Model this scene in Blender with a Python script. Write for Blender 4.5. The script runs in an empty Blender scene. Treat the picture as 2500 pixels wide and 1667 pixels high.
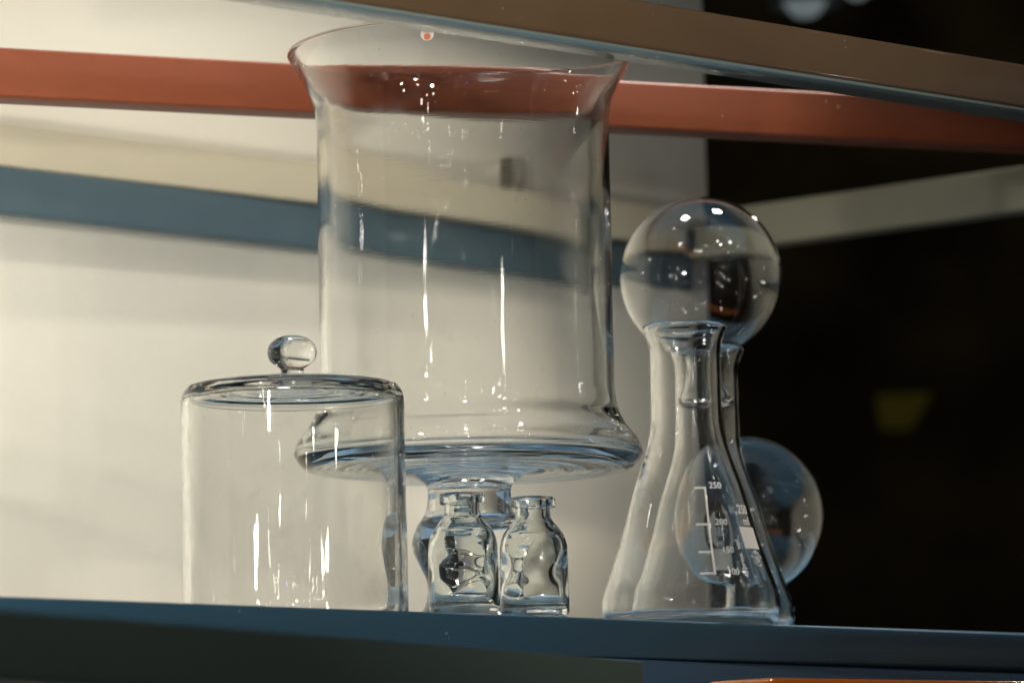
import bpy, bmesh, math, random
from mathutils import Vector, Matrix
random.seed(7)
sc = bpy.context.scene
COL = sc.collection
R = math.radians

# ---------------------------------------------------------------- camera model
F = 10000.0                      # focal length in source pixels (2500 wide)
PITCH, ROLL = R(7.1), R(1.1)
CAM = Vector((0, 0, 1.0))
fw = Vector((0, math.cos(PITCH), math.sin(PITCH)))
R0 = Vector((1, 0, 0)); U0 = Vector((0, -math.sin(PITCH), math.cos(PITCH)))
rt = R0*math.cos(ROLL) - U0*math.sin(ROLL)
up = R0*math.sin(ROLL) + U0*math.cos(ROLL)
def ray(x, y): return fw + rt*((x-1250)/F) + up*((833.5-y)/F)
def P_depth(x, y, D): return CAM + ray(x, y)*D
def P_height(x, y, z):
    d = ray(x, y); return CAM + d*((z-CAM.z)/d.z)

cd = bpy.data.cameras.new('camera'); cam = bpy.data.objects.new('camera', cd); COL.objects.link(cam)
m = Matrix((rt, up, -fw)).transposed().to_4x4(); m.translation = CAM
cam.matrix_world = m
cd.sensor_width = 36; cd.lens = 36*F/2500; cd.clip_start = .05; cd.clip_end = 60
cd.dof.use_dof = True; cd.dof.focus_distance = 2.0; cd.dof.aperture_fstop = 10; cd.dof.aperture_blades = 0
sc.camera = cam

# ---------------------------------------------------------------- materials
def base_mat(name):
    m = bpy.data.materials.new(name); m.use_nodes = True
    nt = m.node_tree; b = nt.nodes['Principled BSDF']
    return m, nt, b
def N(nt, t, **k):
    n = nt.nodes.new(t)
    for a, v in k.items():
        if a in n.inputs: n.inputs[a].default_value = v
        else: setattr(n, a, v)
    return n
def paint(name, col, rough=.35, coat=0.0, vary=.06, bump=.02, streak=None, coat_rough=.08, spec=.5, scale=60, dust=0):
    m, nt, b = base_mat(name); L = nt.links.new
    tc = N(nt, 'ShaderNodeTexCoord')
    mp = N(nt, 'ShaderNodeMapping'); L(tc.outputs['Object'], mp.inputs[0])
    if streak: mp.inputs['Scale'].default_value = streak
    n1 = N(nt, 'ShaderNodeTexNoise', Scale=scale, Detail=6.0, Roughness=.6); L(mp.outputs[0], n1.inputs['Vector'])
    n2 = N(nt, 'ShaderNodeTexNoise', Scale=5.0, Detail=3.0); L(tc.outputs['Object'], n2.inputs['Vector'])
    ad = N(nt, 'ShaderNodeMath', operation='ADD'); L(n1.outputs[0], ad.inputs[0]); L(n2.outputs[0], ad.inputs[1])
    mr = N(nt, 'ShaderNodeMapRange'); L(ad.outputs[0], mr.inputs[0])
    mr.inputs[1].default_value = .6; mr.inputs[2].default_value = 1.4
    mr.inputs[3].default_value = 1-vary; mr.inputs[4].default_value = 1+vary
    mx = N(nt, 'ShaderNodeVectorMath', operation='SCALE'); mx.inputs[0].default_value = col
    L(mr.outputs[0], mx.inputs['Scale']); L(mx.outputs[0], b.inputs['Base Color'])
    if dust:          # sparse lint and tiny chips
        v = N(nt, 'ShaderNodeTexVoronoi', Scale=170.0); L(tc.outputs['Object'], v.inputs['Vector'])
        sz = N(nt, 'ShaderNodeTexNoise', Scale=37.0); L(tc.outputs['Object'], sz.inputs['Vector'])
        th = N(nt, 'ShaderNodeMapRange'); L(sz.outputs[0], th.inputs[0]); th.inputs[1].default_value = .5; th.inputs[2].default_value = .75; th.inputs[4].default_value = dust
        lt = N(nt, 'ShaderNodeMath', operation='LESS_THAN'); L(v.outputs['Distance'], lt.inputs[0]); L(th.outputs[0], lt.inputs[1])
        mc = N(nt, 'ShaderNodeMix', data_type='RGBA'); L(lt.outputs[0], mc.inputs[0]); L(mx.outputs[0], mc.inputs[6]); mc.inputs[7].default_value = (.3, .3, .28, 1)
        L(mc.outputs[2], b.inputs['Base Color'])
    rr = N(nt, 'ShaderNodeMapRange'); L(n1.outputs[0], rr.inputs[0])
    rr.inputs[3].default_value = rough*.85; rr.inputs[4].default_value = rough*1.2; L(rr.outputs[0], b.inputs['Roughness'])
    bp = N(nt, 'ShaderNodeBump', Strength=bump, Distance=.002); L(n1.outputs[0], bp.inputs['Height']); L(bp.outputs[0], b.inputs['Normal'])
    b.inputs['Coat Weight'].default_value = coat; b.inputs['Coat Roughness'].default_value = coat_rough
    b.inputs['Specular IOR Level'].default_value = spec
    return m
def glass(name, tint=(.985, .99, .985), ripple=0.0, zfreq=900, wobble=0.0, wscale=14, specks=True, rough=0.0):
    m, nt, b = base_mat(name); L = nt.links.new
    b.inputs['Transmission Weight'].default_value = 1
    b.inputs['IOR'].default_value = 1.48
    b.inputs['Base Color'].default_value = (*tint, 1)
    b.inputs['Roughness'].default_value = rough
    tc = N(nt, 'ShaderNodeTexCoord')
    prev = None
    if wobble:
        n = N(nt, 'ShaderNodeTexNoise', Scale=wscale, Detail=1.5, Roughness=.4); L(tc.outputs['Object'], n.inputs['Vector'])
        bp = N(nt, 'ShaderNodeBump', Strength=1.0, Distance=wobble); L(n.outputs[0], bp.inputs['Height']); prev = bp
    if ripple:
        mp = N(nt, 'ShaderNodeMapping'); mp.inputs['Scale'].default_value = (14, 14, zfreq); L(tc.outputs['Object'], mp.inputs[0])
        n = N(nt, 'ShaderNodeTexNoise', Scale=1.0, Detail=3.0, Roughness=.65); L(mp.outputs[0], n.inputs['Vector'])
        bp = N(nt, 'ShaderNodeBump', Strength=1.0, Distance=ripple); L(n.outputs[0], bp.inputs['Height'])
        if prev: L(prev.outputs[0], bp.inputs['Normal'])
        prev = bp
    if prev: L(prev.outputs[0], b.inputs['Normal'])
    if specks:        # sparse dust and finger smears that scatter a little
        v = N(nt, 'ShaderNodeTexVoronoi', Scale=95.0); v.inputs['Randomness'].default_value = 1; L(tc.outputs['Object'], v.inputs['Vector'])
        lt = N(nt, 'ShaderNodeMath', operation='LESS_THAN'); L(v.outputs['Distance'], lt.inputs[0]); lt.inputs[1].default_value = .035
        df = N(nt, 'ShaderNodeBsdfDiffuse'); df.inputs[0].default_value = (.5, .5, .48, 1)
        mxs = N(nt, 'ShaderNodeMixShader')
        sn = N(nt, 'ShaderNodeTexNoise', Scale=30.0, Detail=8.0, Roughness=.7); L(tc.outputs['Object'], sn.inputs['Vector'])
        sr = N(nt, 'ShaderNodeMapRange'); L(sn.outputs[0], sr.inputs[0]); sr.inputs[1].default_value = .57; sr.inputs[2].default_value = .8; sr.inputs[4].default_value = .10
        ml = N(nt, 'ShaderNodeMath', operation='MULTIPLY'); ml.inputs[1].default_value = .35; L(lt.outputs[0], ml.inputs[0])
        aa = N(nt, 'ShaderNodeMath', operation='ADD'); L(ml.outputs[0], aa.inputs[0]); L(sr.outputs[0], aa.inputs[1])
        L(aa.outputs[0], mxs.inputs[0]); L(b.outputs[0], mxs.inputs[1]); L(df.outputs[0], mxs.inputs[2])
        L(mxs.outputs[0], nt.nodes['Material Output'].inputs['Surface'])
    return m

M_wall = paint('cream_wall_paint', (.685, .66, .565), .75, vary=.03, bump=.06, scale=180)
M_dark = paint('near_black_backdrop', (.045, .036, .018), .9, vary=.9, bump=0, spec=.1, scale=3)
M_shelf = paint('blue_shelf_paint', (.029, .082, .130), .5, coat=.12, coat_rough=.25, vary=.05, bump=.05, scale=350, dust=.12)
M_navy = paint('navy_paint', (.045, .10, .17), .45, coat=.15, coat_rough=.2, vary=.05, bump=.05, scale=350, dust=.12)
M_green = paint('dark_green_paint', (.15, .215, .185), .6, spec=.2, coat=.0, vary=.06, bump=.05, scale=300, dust=.12)
M_taupe = paint('taupe_lacquer', (.19, .122, .068), .3, coat=.9, vary=.08, bump=.03, streak=(1, 1, 1), coat_rough=.05, scale=40, dust=.12)
M_orange = paint('terracotta_lacquer', (.15, .036, .0115), .5, spec=.3, coat=.05, coat_rough=.2, vary=.12, bump=.04, streak=(.6, 9, 9), scale=30, dust=.12)
M_strip = paint('grey_green_strip', (.30, .38, .355), .25, coat=.7, vary=.05, bump=.02, coat_rough=.03, spec=1)
M_beige = paint('beige_paint', (.50, .45, .33), .45, coat=.2, vary=.03)
M_steelblue = paint('steel_blue_paint', (.060, .096, .114), .45, coat=.3, vary=.04)
M_grey = paint('grey_green_paint', (.21, .20, .145), .5, vary=.04)
M_tray = paint('orange_gloss_plastic', (.62, .16, .02), .15, coat=1, vary=.03, bump=.01)
M_white = paint('white_print', (.78, .76, .70), .7, vary=.05, bump=0, scale=900)
nt = M_white.node_tree; b_ = nt.nodes['Principled BSDF']      # thin enamel ink lets some light through
tr_ = N(nt, 'ShaderNodeBsdfTranslucent'); tr_.inputs[0].default_value = (.8, .78, .72, 1); ms_ = N(nt, 'ShaderNodeMixShader'); ms_.inputs[0].default_value = .42
nt.links.new(b_.outputs[0], ms_.inputs[1]); nt.links.new(tr_.outputs[0], ms_.inputs[2]); nt.links.new(ms_.outputs[0], nt.nodes['Material Output'].inputs['Surface'])
M_plate = paint('grey_plate', (.34, .33, .25), .5)
M_black = paint('black_plastic', (.09, .085, .06), .5)
M_yellow = paint('yellow_card', (.22, .19, .01), .7)
M_housing = paint('grey_housing', (.3, .34, .33), .3, coat=.4)
M_redspot = paint('red_orange_print', (.5, .11, .04), .6, bump=0)
G_jar = glass('clear_glass_rippled', ripple=.0000055, zfreq=1100, wobble=.00055, wscale=15)
G_dome = glass('clear_glass_dome', tint=(.985, .992, .98), ripple=.000002, zfreq=700, wobble=.00008)
G_flask = glass('borosilicate_glass', ripple=.0000012, zfreq=600, wobble=.0003, wscale=26)
G_ball = glass('borosilicate_glass_ball', wobble=.00006, wscale=14)
G_bottle = glass('pressed_bottle_glass', tint=(.95, .975, .96), wobble=.0008, wscale=60, specks=False)

# ---------------------------------------------------------------- object helpers
def tag(o, label=None, cat=None, group=None, kind=None):
    for k, v in (('label', label), ('category', cat), ('group', group), ('kind', kind)):
        if v: o[k] = v
    return o
def link(name, me, mat, parent=None):
    o = bpy.data.objects.new(name, me); COL.objects.link(o)
    if mat: me.materials.append(mat)
    if parent: o.parent = parent
    return o
def empty(name, loc, rz=0):
    o = bpy.data.objects.new(name, None); COL.objects.link(o); o.location = loc; o.rotation_euler.z = rz
    o.empty_display_size = .02
    return o
def smooth(pts, n=8):
    """Catmull-Rom through (r,z,[sharp]) points; a point marked sharp keeps its corner."""
    out = []
    for i in range(len(pts)-1):
        p1, p2 = pts[i], pts[i+1]
        p0 = pts[i-1] if i > 0 and len(p1) < 3 else p1
        p3 = pts[i+2] if i+2 < len(pts) and len(p2) < 3 else p2
        for k in range(n):
            t = k/n; a = t*t; b = a*t
            out.append(tuple(.5*((2*p1[j]) + (-p0[j]+p2[j])*t + (2*p0[j]-5*p1[j]+4*p2[j]-p3[j])*a + (-p0[j]+3*p1[j]-3*p2[j]+p3[j])*b) for j in (0, 1)))
    out.append(pts[-1][:2])
    return [(max(0, r), z) for r, z in out]
def lathe(profile, seg=160, closed=False, bubble=None):
    """Open profiles begin and end on the axis; closed ones are rings."""
    me = bpy.data.meshes.new('lathe'); bm = bmesh.new()
    if bubble:            # an enclosed air bubble: its faces point into the bubble
        inner_me = lathe(bubble, seg); bm.from_mesh(inner_me); bpy.data.meshes.remove(inner_me)
        bmesh.ops.reverse_faces(bm, faces=bm.faces[:])
    old = set(bm.faces); rings = []
    for r, z in profile:
        if r < 1e-6: rings.append([bm.verts.new((0, 0, z))])
        else: rings.append([bm.verts.new((r*math.sin(2*math.pi*k/seg), -r*math.cos(2*math.pi*k/seg), z)) for k in range(seg)])
    pairs = list(zip(rings, rings[1:]))
    if closed: pairs.append((rings[-1], rings[0]))
    for a, b in pairs:
        for k in range(seg):
            k2 = (k+1) % seg
            if len(a) == 1 and len(b) == 1: continue
            if len(a) == 1: bm.faces.new((a[0], b[k], b[k2]))
            elif len(b) == 1: bm.faces.new((a[k], a[k2], b[0]))
            else: bm.faces.new((a[k], a[k2], b[k2], b[k]))
    bmesh.ops.recalc_face_normals(bm, faces=[f for f in bm.faces if f not in old])
    for f in bm.faces: f.smooth = True
    bm.to_mesh(me); bm.free(); return me
def box_mesh(A, t, n, L0, L1, h, w, bev=.0012, seg=4):
    """Box whose front top edge runs through A along t; h downwards, w away along n."""
    bm = bmesh.new(); vs = []
    for s in (L0, L1):
        for q in (0, w):
            for z in (0, -h):
                vs.append(bm.verts.new(A + t*s + n*q + Vector((0, 0, z))))
    for f in ((0,1,3,2), (4,6,7,5), (0,4,5,1), (2,3,7,6), (0,2,6,4), (1,5,7,3)):
        bm.faces.new([vs[i] for i in f])
    bmesh.ops.recalc_face_normals(bm, faces=bm.faces[:])
    if bev: bmesh.ops.bevel(bm, geom=bm.edges[:], offset=bev, segments=seg, profile=.5, affect='EDGES')
    for f in bm.faces: f.smooth = True
    me = bpy.data.meshes.new('box'); bm.to_mesh(me); bm.free()
    me.set_sharp_from_angle(angle=R(35)); return me
def beam(name, p1, p2, D1, mat, h, w, x0=-300, x1=2800, bev=.0012, parent=None, dn=0, dz=0):
    """Horizontal bar whose front top edge projects on the line p1-p2; D1 is its depth at p1."""
    A = P_depth(*p1, D1); H = A.z; B = P_height(*p2, H)
    t = (B-A); t.z = 0; t.normalize(); n = Vector((-t.y, t.x, 0))
    if n.y < 0: n = -n
    def along(x):      # where the bar passes image column x
        y = p1[1] + (p2[1]-p1[1])*(x-p1[0])/(p2[0]-p1[0])
        return (P_height(x, y, H)-A).dot(t)
    me = box_mesh(Vector((0, 0, 0)), t, n, along(x0), along(x1), h, w, bev)
    o = link(name, me, mat, parent); o.location = A + n*dn + Vector((0, 0, dz))
    return o, A, t, n

# ---------------------------------------------------------------- frame beams and shelf
D_edge0 = .112/ (P_depth(0, 1455, 1).z - CAM.z)
HS = CAM.z + .112
o, SA, ST, SN = beam('shelf', (0, 1455), (2500, 1545), D_edge0, M_shelf, .0192, .36, -500, 3100, bev=.0013)
tag(o, 'long blue painted shelf with rounded front edge that carries all the glassware', 'shelf')
def shelf_point(x, extra):
    """Point on the shelf top, in the vertical plane of image column x (at shelf level), `extra` metres deeper than the front edge."""
    y = 1455 + 90*x/2500
    p = P_height(x, y, HS); d = (p-CAM); d.z = 0; d.normalize()
    q = p + d*extra; q.z = HS; return q
def depth_of(p): return (p-CAM).dot(fw)

o, *_ = beam('navy_rail', (1450, 1605), (2500, 1639), depth_of(P_height(1450, 1507, HS))-.006, M_navy, .06, .05, 1000, 3100, bev=.0013)
tag(o, 'navy blue rail running just under the blue shelf at the lower right', 'rail')
o, *_ = beam('green_rail', (0, 1488), (1570, 1613), 1.42, M_green, .0235, .02, -400, 1571, bev=.0012)
tag(o, 'dark green rail crossing in front of the blue shelf at the lower left', 'rail')
A = P_depth(1790, 1650, 1.9); B = P_height(2500, 1661, A.z)
t = (B-A); t.z = 0; t.normalize(); n = Vector((-t.y, t.x, 0))
o = link('tray', box_mesh(Vector((0, 0, 0)), t, n, .024, .3, .03, .05, .0045, 8), M_tray); o.location = A
tag(o, 'glossy orange tray with rounded corner peeking in at the bottom right corner', 'tray')

o, *_ = beam('taupe_rail', (1600, 7), (2500, 157), 1.90, M_taupe, .0221, .0235, -200, 2900, bev=.0019)
tag(o, 'taupe brown lacquered rail sloping across the top right in front of the tall vase', 'rail')
UA, UT, UN = _[0], _[1], _[2]
me = box_mesh(UN*.0012 + Vector((0, 0, -.0222)), UT, UN, -.6, .6, .0015, .0225, .0003, 2); link('underside_strip', me, M_strip, o)
o, *_ = beam('orange_rail', (0, 115), (1640, 204), 2.13, M_orange, .0262, .022, -300, 2800, bev=.0017)
tag(o, 'terracotta orange rail passing behind the tall vase', 'rail')
# rear frame near the wall
e = empty('display_frame', P_depth(770, 397, 2.62))
def sub(name, *a, **k):
    o, A, t, n = beam(name, *a, **k); o.location = o.location - e.location; o.parent = e; return A, t, n
LA, LT, LN = sub('rail', (0, 300), (770, 397), 2.42, M_beige, .0255, .02, -400, 1668, bev=.0016)
A2 = P_depth(0, 300, 2.42); RH = A2.z
pc = P_height(0, 300, RH)
Dr = depth_of(P_height(1830, 500, RH))
sub('rail', (1830, 500), (2500, 405), Dr, M_grey, .0285, .02, 1640, 2900, bev=.0016)
tag(e, 'beige rear frame whose pale rail meets a grey green rail behind the glass ball', 'frame')
o, *_ = beam('blue_rail', (0, 402), (770, 498), depth_of(P_height(0, 402, RH-.0257)), M_steelblue, .0292, .012, -400, 1690, bev=.003, dn=.0)
tag(o, 'steel blue rail under the beige rear frame in front of the cream wall', 'rail')

# ---------------------------------------------------------------- wall and backdrop
def quad_slab(name, A, t, n, L0, L1, z0, z1, th, mat):
    me = box_mesh(Vector((0, 0, z1)), t, n, L0, L1, z1-z0, th, .002, 2)
    o = link(name, me, mat); o.location = (A.x, A.y, 0); return o
WN = LN; WT = LT
WA = LA + LN*.034
print('shelf to wall', (WA-SA).dot(SN))                      # the wall runs parallel to the rear frame
# wall end so that it projects at column ~1722
d = ray(1724, 300); d2 = Vector((d.x, d.y, 0)); 
s = ((WA-CAM).x*d2.y - (WA-CAM).y*d2.x) / (WT.y*d2.x - WT.x*d2.y)
o = quad_slab('wall', WA, WT, WN, -1.6, s, .35, 2.6, .05, M_wall); tag(o, kind='structure')
o = link('backdrop', box_mesh(Vector((-1.5, 6.2, 3.2)), Vector((1, 0, 0)), Vector((0, 1, 0)), 0, 5.5, 3.2, .05, .002, 2), M_dark)
tag(o, kind='structure')

# small wall plate
def on_wall(x, y):
    d = ray(x, y); k = (WA-CAM).dot(WN)/d.dot(WN); return CAM + d*k
pw = on_wall(1274, 462)
e = empty('wall_plate', pw, math.atan2(WT.y, WT.x))
me = box_mesh(Vector((0, -.008, .0105)), Vector((1, 0, 0)), Vector((0, 1, 0)), -.0105, .0105, .021, .0085, .001, 2); link('cover', me, M_plate, e)
me = box_mesh(Vector((0, -.012, .0105)), Vector((1, 0, 0)), Vector((0, 1, 0)), -.0125, -.0095, .021, .012, .0005, 2); link('side_edge', me, M_black, e)
me = box_mesh(Vector((0, -.0095, .004)), Vector((1, 0, 0)), Vector((0, 1, 0)), -.001, .004, .012, .0035, .0005, 2); link('switch', me, M_black, e)
tag(e, 'small grey switch plate on the cream wall seen through the tall vase', 'wall plate')

# dim things in the dark background
A = P_depth(2150, 965, 5.7)
bm = bmesh.new()
pts = [P_depth(x, y, 5.7)-A for x, y in ((2138, 965), (2275, 958), (2222, 1047), (2152, 1047))]
fr = [bm.verts.new(p) for p in pts]; bk = [bm.verts.new(p+Vector((0, .02, 0))) for p in pts]
bm.faces.new(fr); bm.faces.new(bk[::-1])
for i in range(4): bm.faces.new((fr[i], bk[i], bk[(i+1) % 4], fr[(i+1) % 4]))
bmesh.ops.recalc_face_normals(bm, faces=bm.faces[:]); me = bpy.data.meshes.new('card'); bm.to_mesh(me); bm.free()
o = link('yellow_panel', me, M_yellow); o.location = A
tag(o, 'dim yellow four sided panel hanging in the dark background at the right', 'panel')
def pendant(x, y, D, r, label, glow):
    e = empty('spotlight', P_depth(x, y, D))
    h = lathe(smooth([(0, .004, 1), (r*.86, .004, 1), (r*.95, -.004, 1), (r, 0, 1), (r, .2, 1), (0, .2, 1)], 2), 48); link('housing', h, M_housing, e)
    m, nt, b = base_mat('lamp_lens'); b.inputs['Base Color'].default_value = (.5, .55, .55, 1)
    b.inputs['Emission Color'].default_value = (.75, .9, .9, 1); b.inputs['Emission Strength'].default_value = glow
    g = lathe(smooth([(0, -r*.42), (r*.3, -r*.36), (r*.55, -.002), (r*.55, .003, 1), (0, .003, 1)], 6), 40); link('lens', g, m, e)
    tag(e, label, 'spotlight')
pendant(1965, 6, 3.9, .036, 'grey cylindrical spotlight with pale glowing lens at the top right in the dark', .15)
pendant(2092, -22, 4.1, .022, 'narrow dim spotlight to the right of the wider pale one', .16)

# ---------------------------------------------------------------- glassware
def mm(px, D): return px*D/F

# tall vase ---------------------------------------------------------------
DJ = 2.09
jl = P_depth(1151, 1500, DJ); jl.z = HS
def zj(y): return (1131-y)*DJ/F*1.032 + ZD         # height of a profile point seen at image row y on the axis
ZD = P_depth(1142, 1145, DJ).z - HS              # disc underside above the shelf
k = DJ/F*1.014
W = .0026
cyl = 357*k
outer = [(151*k, .0006), (153*k, .003), (140*k, .006), (115*k, .012), (105*k, .019), (107*k, ZD-(1395-1131)*k), (125*k, ZD-(1355-1131)*k), (141*k, ZD-(1312-1131)*k),
         (130*k, ZD-(1268-1131)*k), (108*k, ZD-(1232-1131)*k), (101*k, ZD-(1200-1131)*k), (104*k, ZD-(1168-1131)*k), (130*k, ZD-(1148-1131)*k), (190*k, ZD-(1140-1131)*k),
         (330*k, ZD-.0005), (400*k, ZD+.0012), (419*k, ZD+.006), (422*k, zj(1092)), (408*k, zj(1060)), (384*k, zj(1030)), (366*k, zj(995)),
         (358.5*k, zj(960)), (cyl, zj(920)), (cyl, zj(860)), (cyl, zj(640)), (cyl, zj(420)), (cyl, zj(360)), (357.4*k, zj(315)), (360*k, zj(275)), (367*k, zj(240)), (385*k, zj(200)), (408*k, zj(160)), (424*k, zj(131)), (426*k, zj(127))]
top = [(425*k, zj(121)), (419*k, zj(117)), (412*k, zj(120)), (409*k, zj(129))]
inner = [(396*k, zj(158)), (372*k, zj(202)), (353*k, zj(242)), (345*k, zj(277)), (341.5*k, zj(317)), (340*k, zj(360)), (340*k, zj(420)), (340*k, zj(640)), (340*k, zj(860)), (340*k, zj(920)), (341.5*k, zj(960)), (348*k, zj(996)),
         (370*k, zj(1032)), (394*k, zj(1064)), (408*k, zj(1094)), (400*k, ZD+.0062), (370*k, ZD+.0044), (250*k, ZD+.0032), (120*k, ZD+.0028), (0, ZD+.0028)]
bub = [(0, ZD-11*k), (50*k, ZD-12*k), (80*k, ZD-20*k), (88*k, ZD-42*k), (84*k, ZD-74*k), (86*k, ZD-100*k), (96*k, ZD-124*k), (92*k, ZD-146*k), (60*k, ZD-160*k), (0, ZD-164*k)]
foot = [(0, .0022), (60*k, .0018), (120*k, .0009), (143*k, .0001)]
rnd = random.Random(5)
floor = []
for i in range(30):       # hand-pressed floor: uneven concentric rings
    r = (385-12.8*i)*k; floor.append((r, ZD+.0036+.0010*(r/(400*k))**4+rnd.uniform(-.00035, .00035)))
floor.append((0, ZD+.0034))
under = []
for i in range(14):
    r = (200+14*i)*k; under.append((r, ZD-.0012+.0010*i/14+rnd.uniform(-.00016, .00016)))
ou = [q for q in outer if not (189*k < q[0] < 401*k and q[1] < ZD+.002 and q[1] > ZD-.003)]
cut = next(i for i, q in enumerate(ou) if abs(q[0]-130*k) < 1e-9 and q[1] > ZD-30*k)
ou = ou[:cut+1] + [(165*k, ZD-.0022)] + under + [(400*k, ZD+.0012)] + ou[cut+1:]
prof = smooth(foot + ou + top + [q for q in inner if not (q[0] < 401*k and q[1] < ZD+.0063)] + floor, 6)
vase = empty('vase', jl)
link('body', lathe(prof, 224, bubble=smooth(bub, 7)), G_jar, vase)
tag(vase, 'tall clear glass hurricane vase with flared rim, wide disc base and bulbous stem', 'vase')
# little sticker on its rim
bm = bmesh.new()
def stick(bm, r, cx, cz, off, rr, z0, sq=1.0, n=24):
    c = []
    for i in range(n):
        a = 2*math.pi*i/n; u = rr*math.cos(a)*sq; v = rr*math.sin(a)
        c.append((cx+u, z0+cz+v))
    ring = [bm.verts.new(((r+off)*math.sin(u/r), -(r+off)*math.cos(u/r), v)) for u, v in c]
    ring2 = [bm.verts.new(((r+off-.00025)*math.sin(u/r), -(r+off-.00025)*math.cos(u/r), v)) for u, v in c]
    bm.faces.new(ring); bm.faces.new(ring2[::-1])
    for i in range(n): bm.faces.new((ring[i], ring2[i], ring2[(i+1) % n], ring[(i+1) % n]))
stick(bm, 410*k, mm(-76, DJ), 0, .0006, .0034, zj(155))
me = bpy.data.meshes.new('sticker'); bm.to_mesh(me); bm.free(); s1 = link('sticker', me, M_white, vase)
bm = bmesh.new(); stick(bm, 410*k, mm(-76, DJ), 0, .0009, .0017, zj(161))
me = bpy.data.meshes.new('mark'); bm.to_mesh(me); bm.free(); link('red_mark', me, M_redspot, s1)

# dome ---------------------------------------------------------------------
DD = 1.94
dl = P_depth(721, 1500, DD); dl.z = HS
dome = empty('cloche', dl)
k = DD/F
ZT = P_depth(714, 938, DD).z - HS
rd = 276*k; w = 8*k
out = [(rd-.0022, .0002), (rd, .0006), (rd, .02), (rd*.998, ZT*.5), (274.5*k, ZT-.012), (273*k, ZT-.0045), (264*k, ZT-.0010), (252*k, ZT+.0008), (200*k, ZT+.0022), (100*k, ZT+.0032), (0, ZT+.0034)]
inn = [(0, ZT-.0006)]
for i in range(1, 20): inn.append((i*11.5*k, ZT-.0006-.0030*(i/20)**3+rnd.uniform(-.0002, .0002)))
inn += [(250*k, ZT-.0060), (257*k, ZT-.0105), (rd-.0038, ZT*.5), (rd-.0038, .02), (rd-.0036, .0006)]
link('bell', lathe(smooth(inn + out, 7), 224), G_dome, dome)
zk = ZT+.0036
kn = [(0, zk+.0001, 1), (33*k, zk+.0001, 1), (30*k, zk+8*k), (28*k, zk+24*k), (36*k, zk+33*k), (54*k, zk+46*k), (61*k, zk+66*k), (56*k, zk+86*k), (40*k, zk+102*k), (18*k, zk+110*k), (0, zk+111*k)]
link('knob', lathe(smooth(kn, 8), 96), G_dome, dome)
tag(dome, 'clear glass cloche with flat top and round knob at the left end of the glassware', 'cloche')

# small bottles --------------------------------------------------------------
def bottle_mesh(k):
    o = [(0, .0012), (60*k, .0010), (72*k, 0), (82*k, .0015), (86*k, .006), (85.5*k, 90*k), (85*k, 165*k), (83*k, 185*k), (76*k, 207*k), (60*k, 230*k), (48*k, 246*k), (44*k, 260*k), (43.5*k, 276*k, 1),
         (54*k, 276.5*k, 1), (56*k, 279*k), (56*k, 289*k), (56*k, 298*k), (53*k, 302*k), (44*k, 303*k), (37*k, 299*k), (34*k, 290*k), (33*k, 262*k), (36*k, 248*k), (47*k, 230*k), (62*k, 209*k), (70*k, 186*k), (72*k, 160*k),
         (70*k, 120*k), (72*k, 80*k), (71*k, 45*k), (62*k, 30*k), (30*k, 27*k), (0, 30*k)]
    me = lathe(smooth(o, 8), 128)
    for v in me.vertices:      # hand-made wobble of the thick wall, stronger on the inside
        x, y, z = v.co; r = math.hypot(x, y)
        if r > 1e-6 and z < 240*k and z > .003:
            a = math.atan2(x, y); inside = r < 75*k
            s = 1 + (.034 if inside else .008)*(math.sin(2*a+z*160+1)*.6 + math.sin(3*a-z*230)*.5 + math.sin(5*a+z*320)*.25)
            v.co.x *= s; v.co.y *= s
    return me
b1p = shelf_point(1133, .034); b2p = shelf_point(1306, .031)
D1 = depth_of(b1p)
bme = bottle_mesh(D1/F)
b1 = link('bottle', bme, G_bottle); b1.location = b1p; b1.rotation_euler.z = 0
tag(b1, 'small clear wide lipped bottle directly under the vase stem, the left one of the two', 'bottle', 'small glass bottles on the shelf edge')
b2 = b1.copy(); COL.objects.link(b2); b2.location = b2p; b2.rotation_euler.z = 1.2
b2['label'] = 'small clear wide lipped bottle nearer to the conical flasks, the right one of the two'

# conical flasks --------------------------------------------------------------
DF = depth_of(shelf_point(1690, 0)) + .062
k = DF/F
fl_px = [(0, 3), (120, 2), (180, 0), (202, 7), (213, 20), (218, 42), (217, 68), (208, 100), (193, 142), (168, 215), (138, 320), (114, 390), (98, 440), (90, 478), (88, 515), (87, 600), (87, 660), (90, 682), (97, 704), (103, 716), (104.5, 722), (102, 727), (97, 727), (93, 722),
         (84, 700), (79, 678), (77.5, 655), (77.5, 600), (78.5, 515), (81, 480), (89, 442), (105, 392), (129, 322), (159, 216), (184, 142), (199, 100), (207, 68), (208, 44), (203, 26), (190, 14), (150, 9), (0, 9)]
fprof = smooth([(r*k, z*k*1.021) for r, z in fl_px], 8)
oprof = [(r, z) for r, z in fprof[:len(fprof)//2]]
def r_at(z):
    best = None
    for (r0, z0), (r1, z1) in zip(oprof, oprof[1:]):
        if z0 <= z <= z1 and r0 > .3*216*k and z1 > z0: return r0 + (r1-r0)*(z-z0)/(z1-z0)
    return 200*k
COSA = .955
def wrap(pts, az0, z0, off=.00012):
    out = []
    for u, v in pts:
        z = z0 + v*COSA; r = r_at(z); a = R(az0) + u/r; r += off
        out.append(Vector((r*math.sin(a), -r*math.cos(a), z)))
    return out
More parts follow.
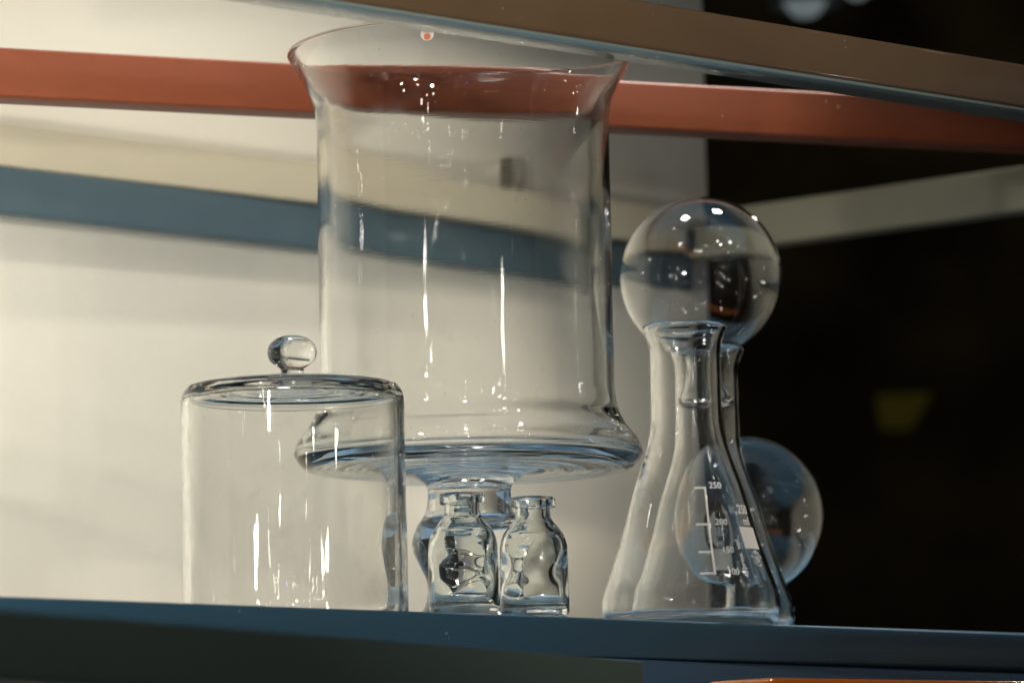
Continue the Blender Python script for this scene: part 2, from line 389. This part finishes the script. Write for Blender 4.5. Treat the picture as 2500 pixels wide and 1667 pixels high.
def add_poly_strip(bm, u0, v0, u1, v1, az, z, nu=6, nv=6, skew=0):
    """rectangle in surface coordinates, subdivided so that it hugs the cone"""
    g = []
    for j in range(nv+1):
        v = v0+(v1-v0)*j/nv
        g.append([bm.verts.new(p) for p in wrap([(u0+(u1-u0)*i/nu + skew*(v-v0), v) for i in range(nu+1)], az, z)])
    for j in range(nv):
        for i in range(nu): bm.faces.new((g[j][i], g[j][i+1], g[j+1][i+1], g[j+1][i]))
def text_verts(s, size):
    cu = bpy.data.curves.new('txt', 'FONT'); cu.body = s; cu.size = size; cu.resolution_u = 3; cu.offset = size*.014
    ob = bpy.data.objects.new('txt', cu); COL.objects.link(ob)
    dg = bpy.context.evaluated_depsgraph_get(); me = bpy.data.meshes.new_from_object(ob.evaluated_get(dg))
    vs = [(v.co.x, v.co.y) for v in me.vertices]; fs = [tuple(p.vertices) for p in me.polygons]
    bpy.data.objects.remove(ob); bpy.data.curves.remove(cu); bpy.data.meshes.remove(me)
    return vs, fs
def add_text(bm, s, size, u, v, az, z, rot=0, squeeze=1.0, center=False):
    vs, fs = text_verts(s, size)
    if not vs: return
    cx = (min(a for a, b in vs)+max(a for a, b in vs))/2 if center else 0
    c, n = math.cos(rot), math.sin(rot)
    q = [((x-cx)*squeeze*c - y*n + u, (x-cx)*squeeze*n + y*c + v) for x, y in vs]
    bv = [bm.verts.new(p) for p in wrap(q, az, z)]
    for f in fs:
        try: bm.faces.new([bv[i] for i in f])
        except ValueError: pass
def build_scale():
    bm = bmesh.new(); az = 14.5; z0 = .0245; s = .0011
    top = .0475
    add_poly_strip(bm, -s/2, 0, s/2, top, az, z0, 1, 40)
    for v, l in ((0, .0078), (.0115, .0070), (.0265, .0066), (top-s, .0055)):
        add_poly_strip(bm, -l, v, -s/2, v+s, az, z0, 10, 1)
    for txt, u, v in (('250', .0022, .0468), ('200', .0034, .0268), ('150', .0052, .0118), ('100', .0068, .0000)):
        add_text(bm, txt, .0048, u, v, az, z0)
    return bm
def build_label():
    bm = bmesh.new(); az = 56.5; z0 = .0385
    add_text(bm, '250', .0068, 0, .0190, az, z0, squeeze=.9, center=True)
    add_text(bm, 'ml', .0062, .0006, .0128, az, z0, center=True)
    add_poly_strip(bm, -.0068, 0, .0068, .0116, az, z0, 16, 12)
    cx, cy, rr = 0.0005, -.0058, .0021
    for a in range(40):      # emblem: ring
        a0, a1 = 2*math.pi*a/40, 2*math.pi*(a+1)/40
        for ra, rb in ((rr-.0003, rr), (.0012, .00138)):
            q = [(cx+ra*math.cos(a0), cy+ra*math.sin(a0)), (cx+rb*math.cos(a0), cy+rb*math.sin(a0)), (cx+rb*math.cos(a1), cy+rb*math.sin(a1)), (cx+ra*math.cos(a1), cy+ra*math.sin(a1))]
            bm.faces.new([bm.verts.new(p) for p in wrap(q, az, z0)])
    for q0, q1 in (((-.0009, -.0009), (.0009, .0009)), ((-.0009, .0009), (.0009, -.0009)), ((0, -.0012), (0, .0012))):
        dx, dy = q1[0]-q0[0], q1[1]-q0[1]; l = math.hypot(dx, dy); nx, ny = -dy/l*.00016, dx/l*.00016
        q = [(cx+q0[0]+nx, cy+q0[1]+ny), (cx+q0[0]-nx, cy+q0[1]-ny), (cx+q1[0]-nx, cy+q1[1]-ny), (cx+q1[0]+nx, cy+q1[1]+ny)]
        bm.faces.new([bm.verts.new(p) for p in wrap(q, az, z0)])
    for i, ch in enumerate('SIMAX'):      # name arched over the emblem
        a = R(160-35*i); add_text(bm, ch, .0030, cx+.0030*math.cos(a), cy+.0030*math.sin(a), az, z0, rot=a-math.pi/2, center=True)
    for i, ch in enumerate('CZECH REPUBLIC'):
        a = R(195+11.5*i); add_text(bm, ch, .0012, cx+.0039*math.cos(a), cy+.0039*math.sin(a), az, z0, rot=a+math.pi/2, center=True)
    return bm
def build_note():
    bm = bmesh.new(); add_text(bm, 'approx. vol.', .0043, 0, 0, 40.5, .0235, rot=math.pi/2, squeeze=1.02); return bm
def to_mesh(bm, name):
    bmesh.ops.recalc_face_normals(bm, faces=bm.faces[:]); me = bpy.data.meshes.new(name); bm.to_mesh(me); bm.free(); return me
body_me = lathe(fprof, 200)
fp = P_depth(1688, 1500, DF); fp.z = HS
f1 = empty('conical_flask', fp)
link('body', body_me, G_flask, f1)
link('printed_scale', to_mesh(build_scale(), 'scale'), M_white, f1)
link('printed_label', to_mesh(build_label(), 'label'), M_white, f1)
link('printed_note', to_mesh(build_note(), 'note'), M_white, f1)
tag(f1, 'front conical glass flask with printed 250 ml scale and open flared mouth', 'flask', 'conical flasks on the shelf')
DB = DF*1.047
f2 = f1.copy(); COL.objects.link(f2)
for ch in list(f1.children):
    c = ch.copy(); COL.objects.link(c); c.parent = f2
f2.location = P_depth(1733, 1520, DB); f2.location.z = HS; f2.rotation_euler.z = R(104)
f2['label'] = 'rear conical glass flask behind the printed one, plugged by an upturned glass ball'

# round flasks turned upside down -----------------------------------------------
rb = .0438
def ball_mesh(nk):
    w = .0011; o = []
    a0 = math.asin(.0088/rb)
    for i in range(0, 40):
        a = math.pi - (math.pi-a0*1.35)*i/39
        o.append((rb*math.sin(a), -rb*math.cos(a)))       # top pole to neck junction (ball centre at 0)
    o += [(.0096, -rb-.0006), (.0089, -rb-.005), (.0093, -rb-.010), (.0115, -rb-.0165), (.0146, -rb-.0212), (.0157, -rb-.0228), (.0157, -rb-nk), (.0140, -rb-nk-.0002), (.0118, -rb-nk+.0006),
          (.0112, -rb-nk+.003), (.0096, -rb-.0165), (.0076, -rb-.010), (.0072, -rb-.005), (.0078, -rb-.0002)]
    for i in range(0, 40):
        a = a0*1.2 + (math.pi-a0*1.2)*i/39; q = rb-w
        o.append((q*math.sin(a), -q*math.cos(a)))
    o[0] = (0, rb); o[-1] = (0, rb-w)
    return lathe(o, 176)
bm_ = ball_mesh(.0255)
c1 = P_depth(1708, 675, DB)
g1 = link('round_flask', bm_, G_ball); g1.location = (f2.location.x, f2.location.y, HS+727*k*1.021+.0388)
tag(g1, 'round glass flask turned upside down on the mouth of the rear conical flask', 'round flask', 'upturned round flasks')
DR = DB + .074
c2 = P_depth(1820, 1243, DR)
nk = c2.z-HS-rb-.0035
g2 = link('round_flask', ball_mesh(nk), G_ball); tag(g2, 'x', 'round flask', 'upturned round flasks'); g2.location = (c2.x, c2.y, HS+rb+nk+.0003); g2.rotation_euler.z = 1
g2['label'] = 'round glass flask standing upside down low behind the conical flasks at the right'
print('BALL2 wanted z', c2.z-HS, 'got', rb+nk, 'BALL1 z', c1.z-HS, 'flask h', 727*k)
print('DF', DF, 'DB', DB, 'D bottle', D1, 'D edge0', D_edge0, 'shelf yaw', math.degrees(math.atan2(ST.y, ST.x)), 'wall yaw', math.degrees(math.atan2(WT.y, WT.x)))

# ---------------------------------------------------------------- light
w = bpy.data.worlds.new('World'); sc.world = w; w.use_nodes = True
w.node_tree.nodes['Background'].inputs[0].default_value = (.6, .62, .7, 1); w.node_tree.nodes['Background'].inputs[1].default_value = .012
def aim(o, target):
    o.rotation_euler = (Vector(target)-o.location).to_track_quat('-Z', 'Y').to_euler()
def spot(name, loc, target, power, size, blend, radius, col=(1, .93, .82)):
    d = bpy.data.lights.new(name, 'SPOT'); d.energy = power; d.spot_size = R(size); d.spot_blend = blend; d.shadow_soft_size = radius; d.color = col
    o = bpy.data.objects.new(name, d); COL.objects.link(o); o.location = loc; aim(o, target); return o
def point(name, loc, power, radius, col=(1, .93, .82)):
    d = bpy.data.lights.new(name, 'POINT'); d.energy = power; d.shadow_soft_size = radius; d.color = col
    o = bpy.data.objects.new(name, d); COL.objects.link(o); o.location = loc; return o
wc = on_wall(350, 900)
random.seed(3)
for i in range(9):       # track of small spotlights that washes the wall
    loc = Vector((random.uniform(-.6, 1.5), random.uniform(.1, 1.3), random.uniform(1.9, 2.6)))
    d = (wc-loc).length
    spot('track_spotlight', loc, wc + Vector((random.uniform(-.05, .05), 0, random.uniform(-.08, .05))), 1.6*d*d, 25*1.9/d, .8, random.uniform(.012, .02), (1, random.uniform(.9, .95), random.uniform(.78, .88)))
for i in range(6):        # lower lamps across the room
    loc = Vector((random.uniform(-1.2, 1.2), random.uniform(-1.2, .3), random.uniform(1.2, 1.36)))
    d = (wc-loc).length
    spot('track_spotlight', loc, wc + Vector((random.uniform(-.05, .0), 0, random.uniform(-.04, .05))), 1.9*d*d, 24*1.9/d, .85, random.uniform(.010, .016), (1, random.uniform(.9, .95), random.uniform(.78, .88)))
for loc, p, tx in (((-.47, 1.42, 1.19), 14, 350), ((-.40, 1.15, 1.30), 22, 550), ((-.60, 1.5, 1.27), 12, 250)):     # added unseen lights just left of the frame that brighten the lower wall
    spot('side_fill', loc, on_wall(tx, 1000), p, 62, .9, .013, (1, .95, .86))
for x in (200, 700): 
    q = on_wall(x, 1100); spot('wall_fill', q - LN*.42 + Vector((0, 0, .75)), q, 4, 46, .9, .03, (1, .93, .82))  # added unseen lights between glassware and wall, to fill the wall
spot('shelf_fill', (.45, 2.55, 2.6), (.10, 2.36, HS), 240, 26, .6, .08, (1, .96, .92))  # added overhead lights that brighten the shelf top seen in the glass
spot('shelf_fill', (-.2, 2.2, 2.5), (-.05, 2.15, HS), 135, 22, .6, .08, (1, .96, .92))
spot('shelf_fill', (-.75, 1.1, 2.4), (.0, 2.1, 1.2), 12, 26, .4, .03, (1, .93, .84))
spot('rail_lamp', (.45, .9, 1.9), P_depth(1640, 240, 2.3), 62, 8, 1.0, .03, (1, .9, .78))
spot('flask_sparkle_light', (.55, 1.75, 2.4), (.09, 2.08, HS), 9, 12, .5, .018, (1, .95, .88))  # added unseen lights for sparkle around the flask bases
spot('flask_sparkle_light', (-.05, 1.2, 2.35), (.07, 2.1, HS), 9, 11, .5, .018, (1, .95, .88))
point('backdrop_fill', (1.0, 4.9, 2.5), 5, .03, (1, .9, .7))  # added light out of frame that lifts the backdrop, panel and housings
for i in range(22):       # many small ceiling lamps and shop lights: they only sparkle in the glass
    a = random.uniform(-1.9, 1.9); q = random.uniform(1.6, 3.0)
    loc = (.1+q*math.sin(a), 2.1-q*math.cos(a), random.uniform(.6, 2.9))
    if abs(a) < .45 and .8 < loc[2] < 1.2: continue
    r = random.choice((.012, .015, .02, .03))
    c = random.choice(((1, .93, .85), (1, .95, .9), (1, .9, .78), (1, .7, .45), (1, .97, .95)))
    point('ceiling_lamp', loc, 1700*r*r, r, c)
for loc in ((.5, -.9, 1.25), (.2, -.8, 1.05)): point('violet_lamp', loc, .5, .022, (.3, .15, 1))

# ---------------------------------------------------------------- render settings
sc.view_settings.view_transform = 'Standard'; sc.view_settings.look = 'None'
sc.view_settings.exposure = 0; sc.view_settings.gamma = 1; sc.view_settings.use_curve_mapping = False
c = sc.cycles
c.max_bounces = 24; c.transmission_bounces = 24; c.glossy_bounces = 8; c.diffuse_bounces = 3; c.transparent_max_bounces = 8
c.caustics_reflective = True; c.caustics_refractive = True; c.blur_glossy = .3
c.sample_clamp_indirect = 50; c.sample_clamp_direct = 0
c.use_denoising = True; c.use_adaptive_sampling = False
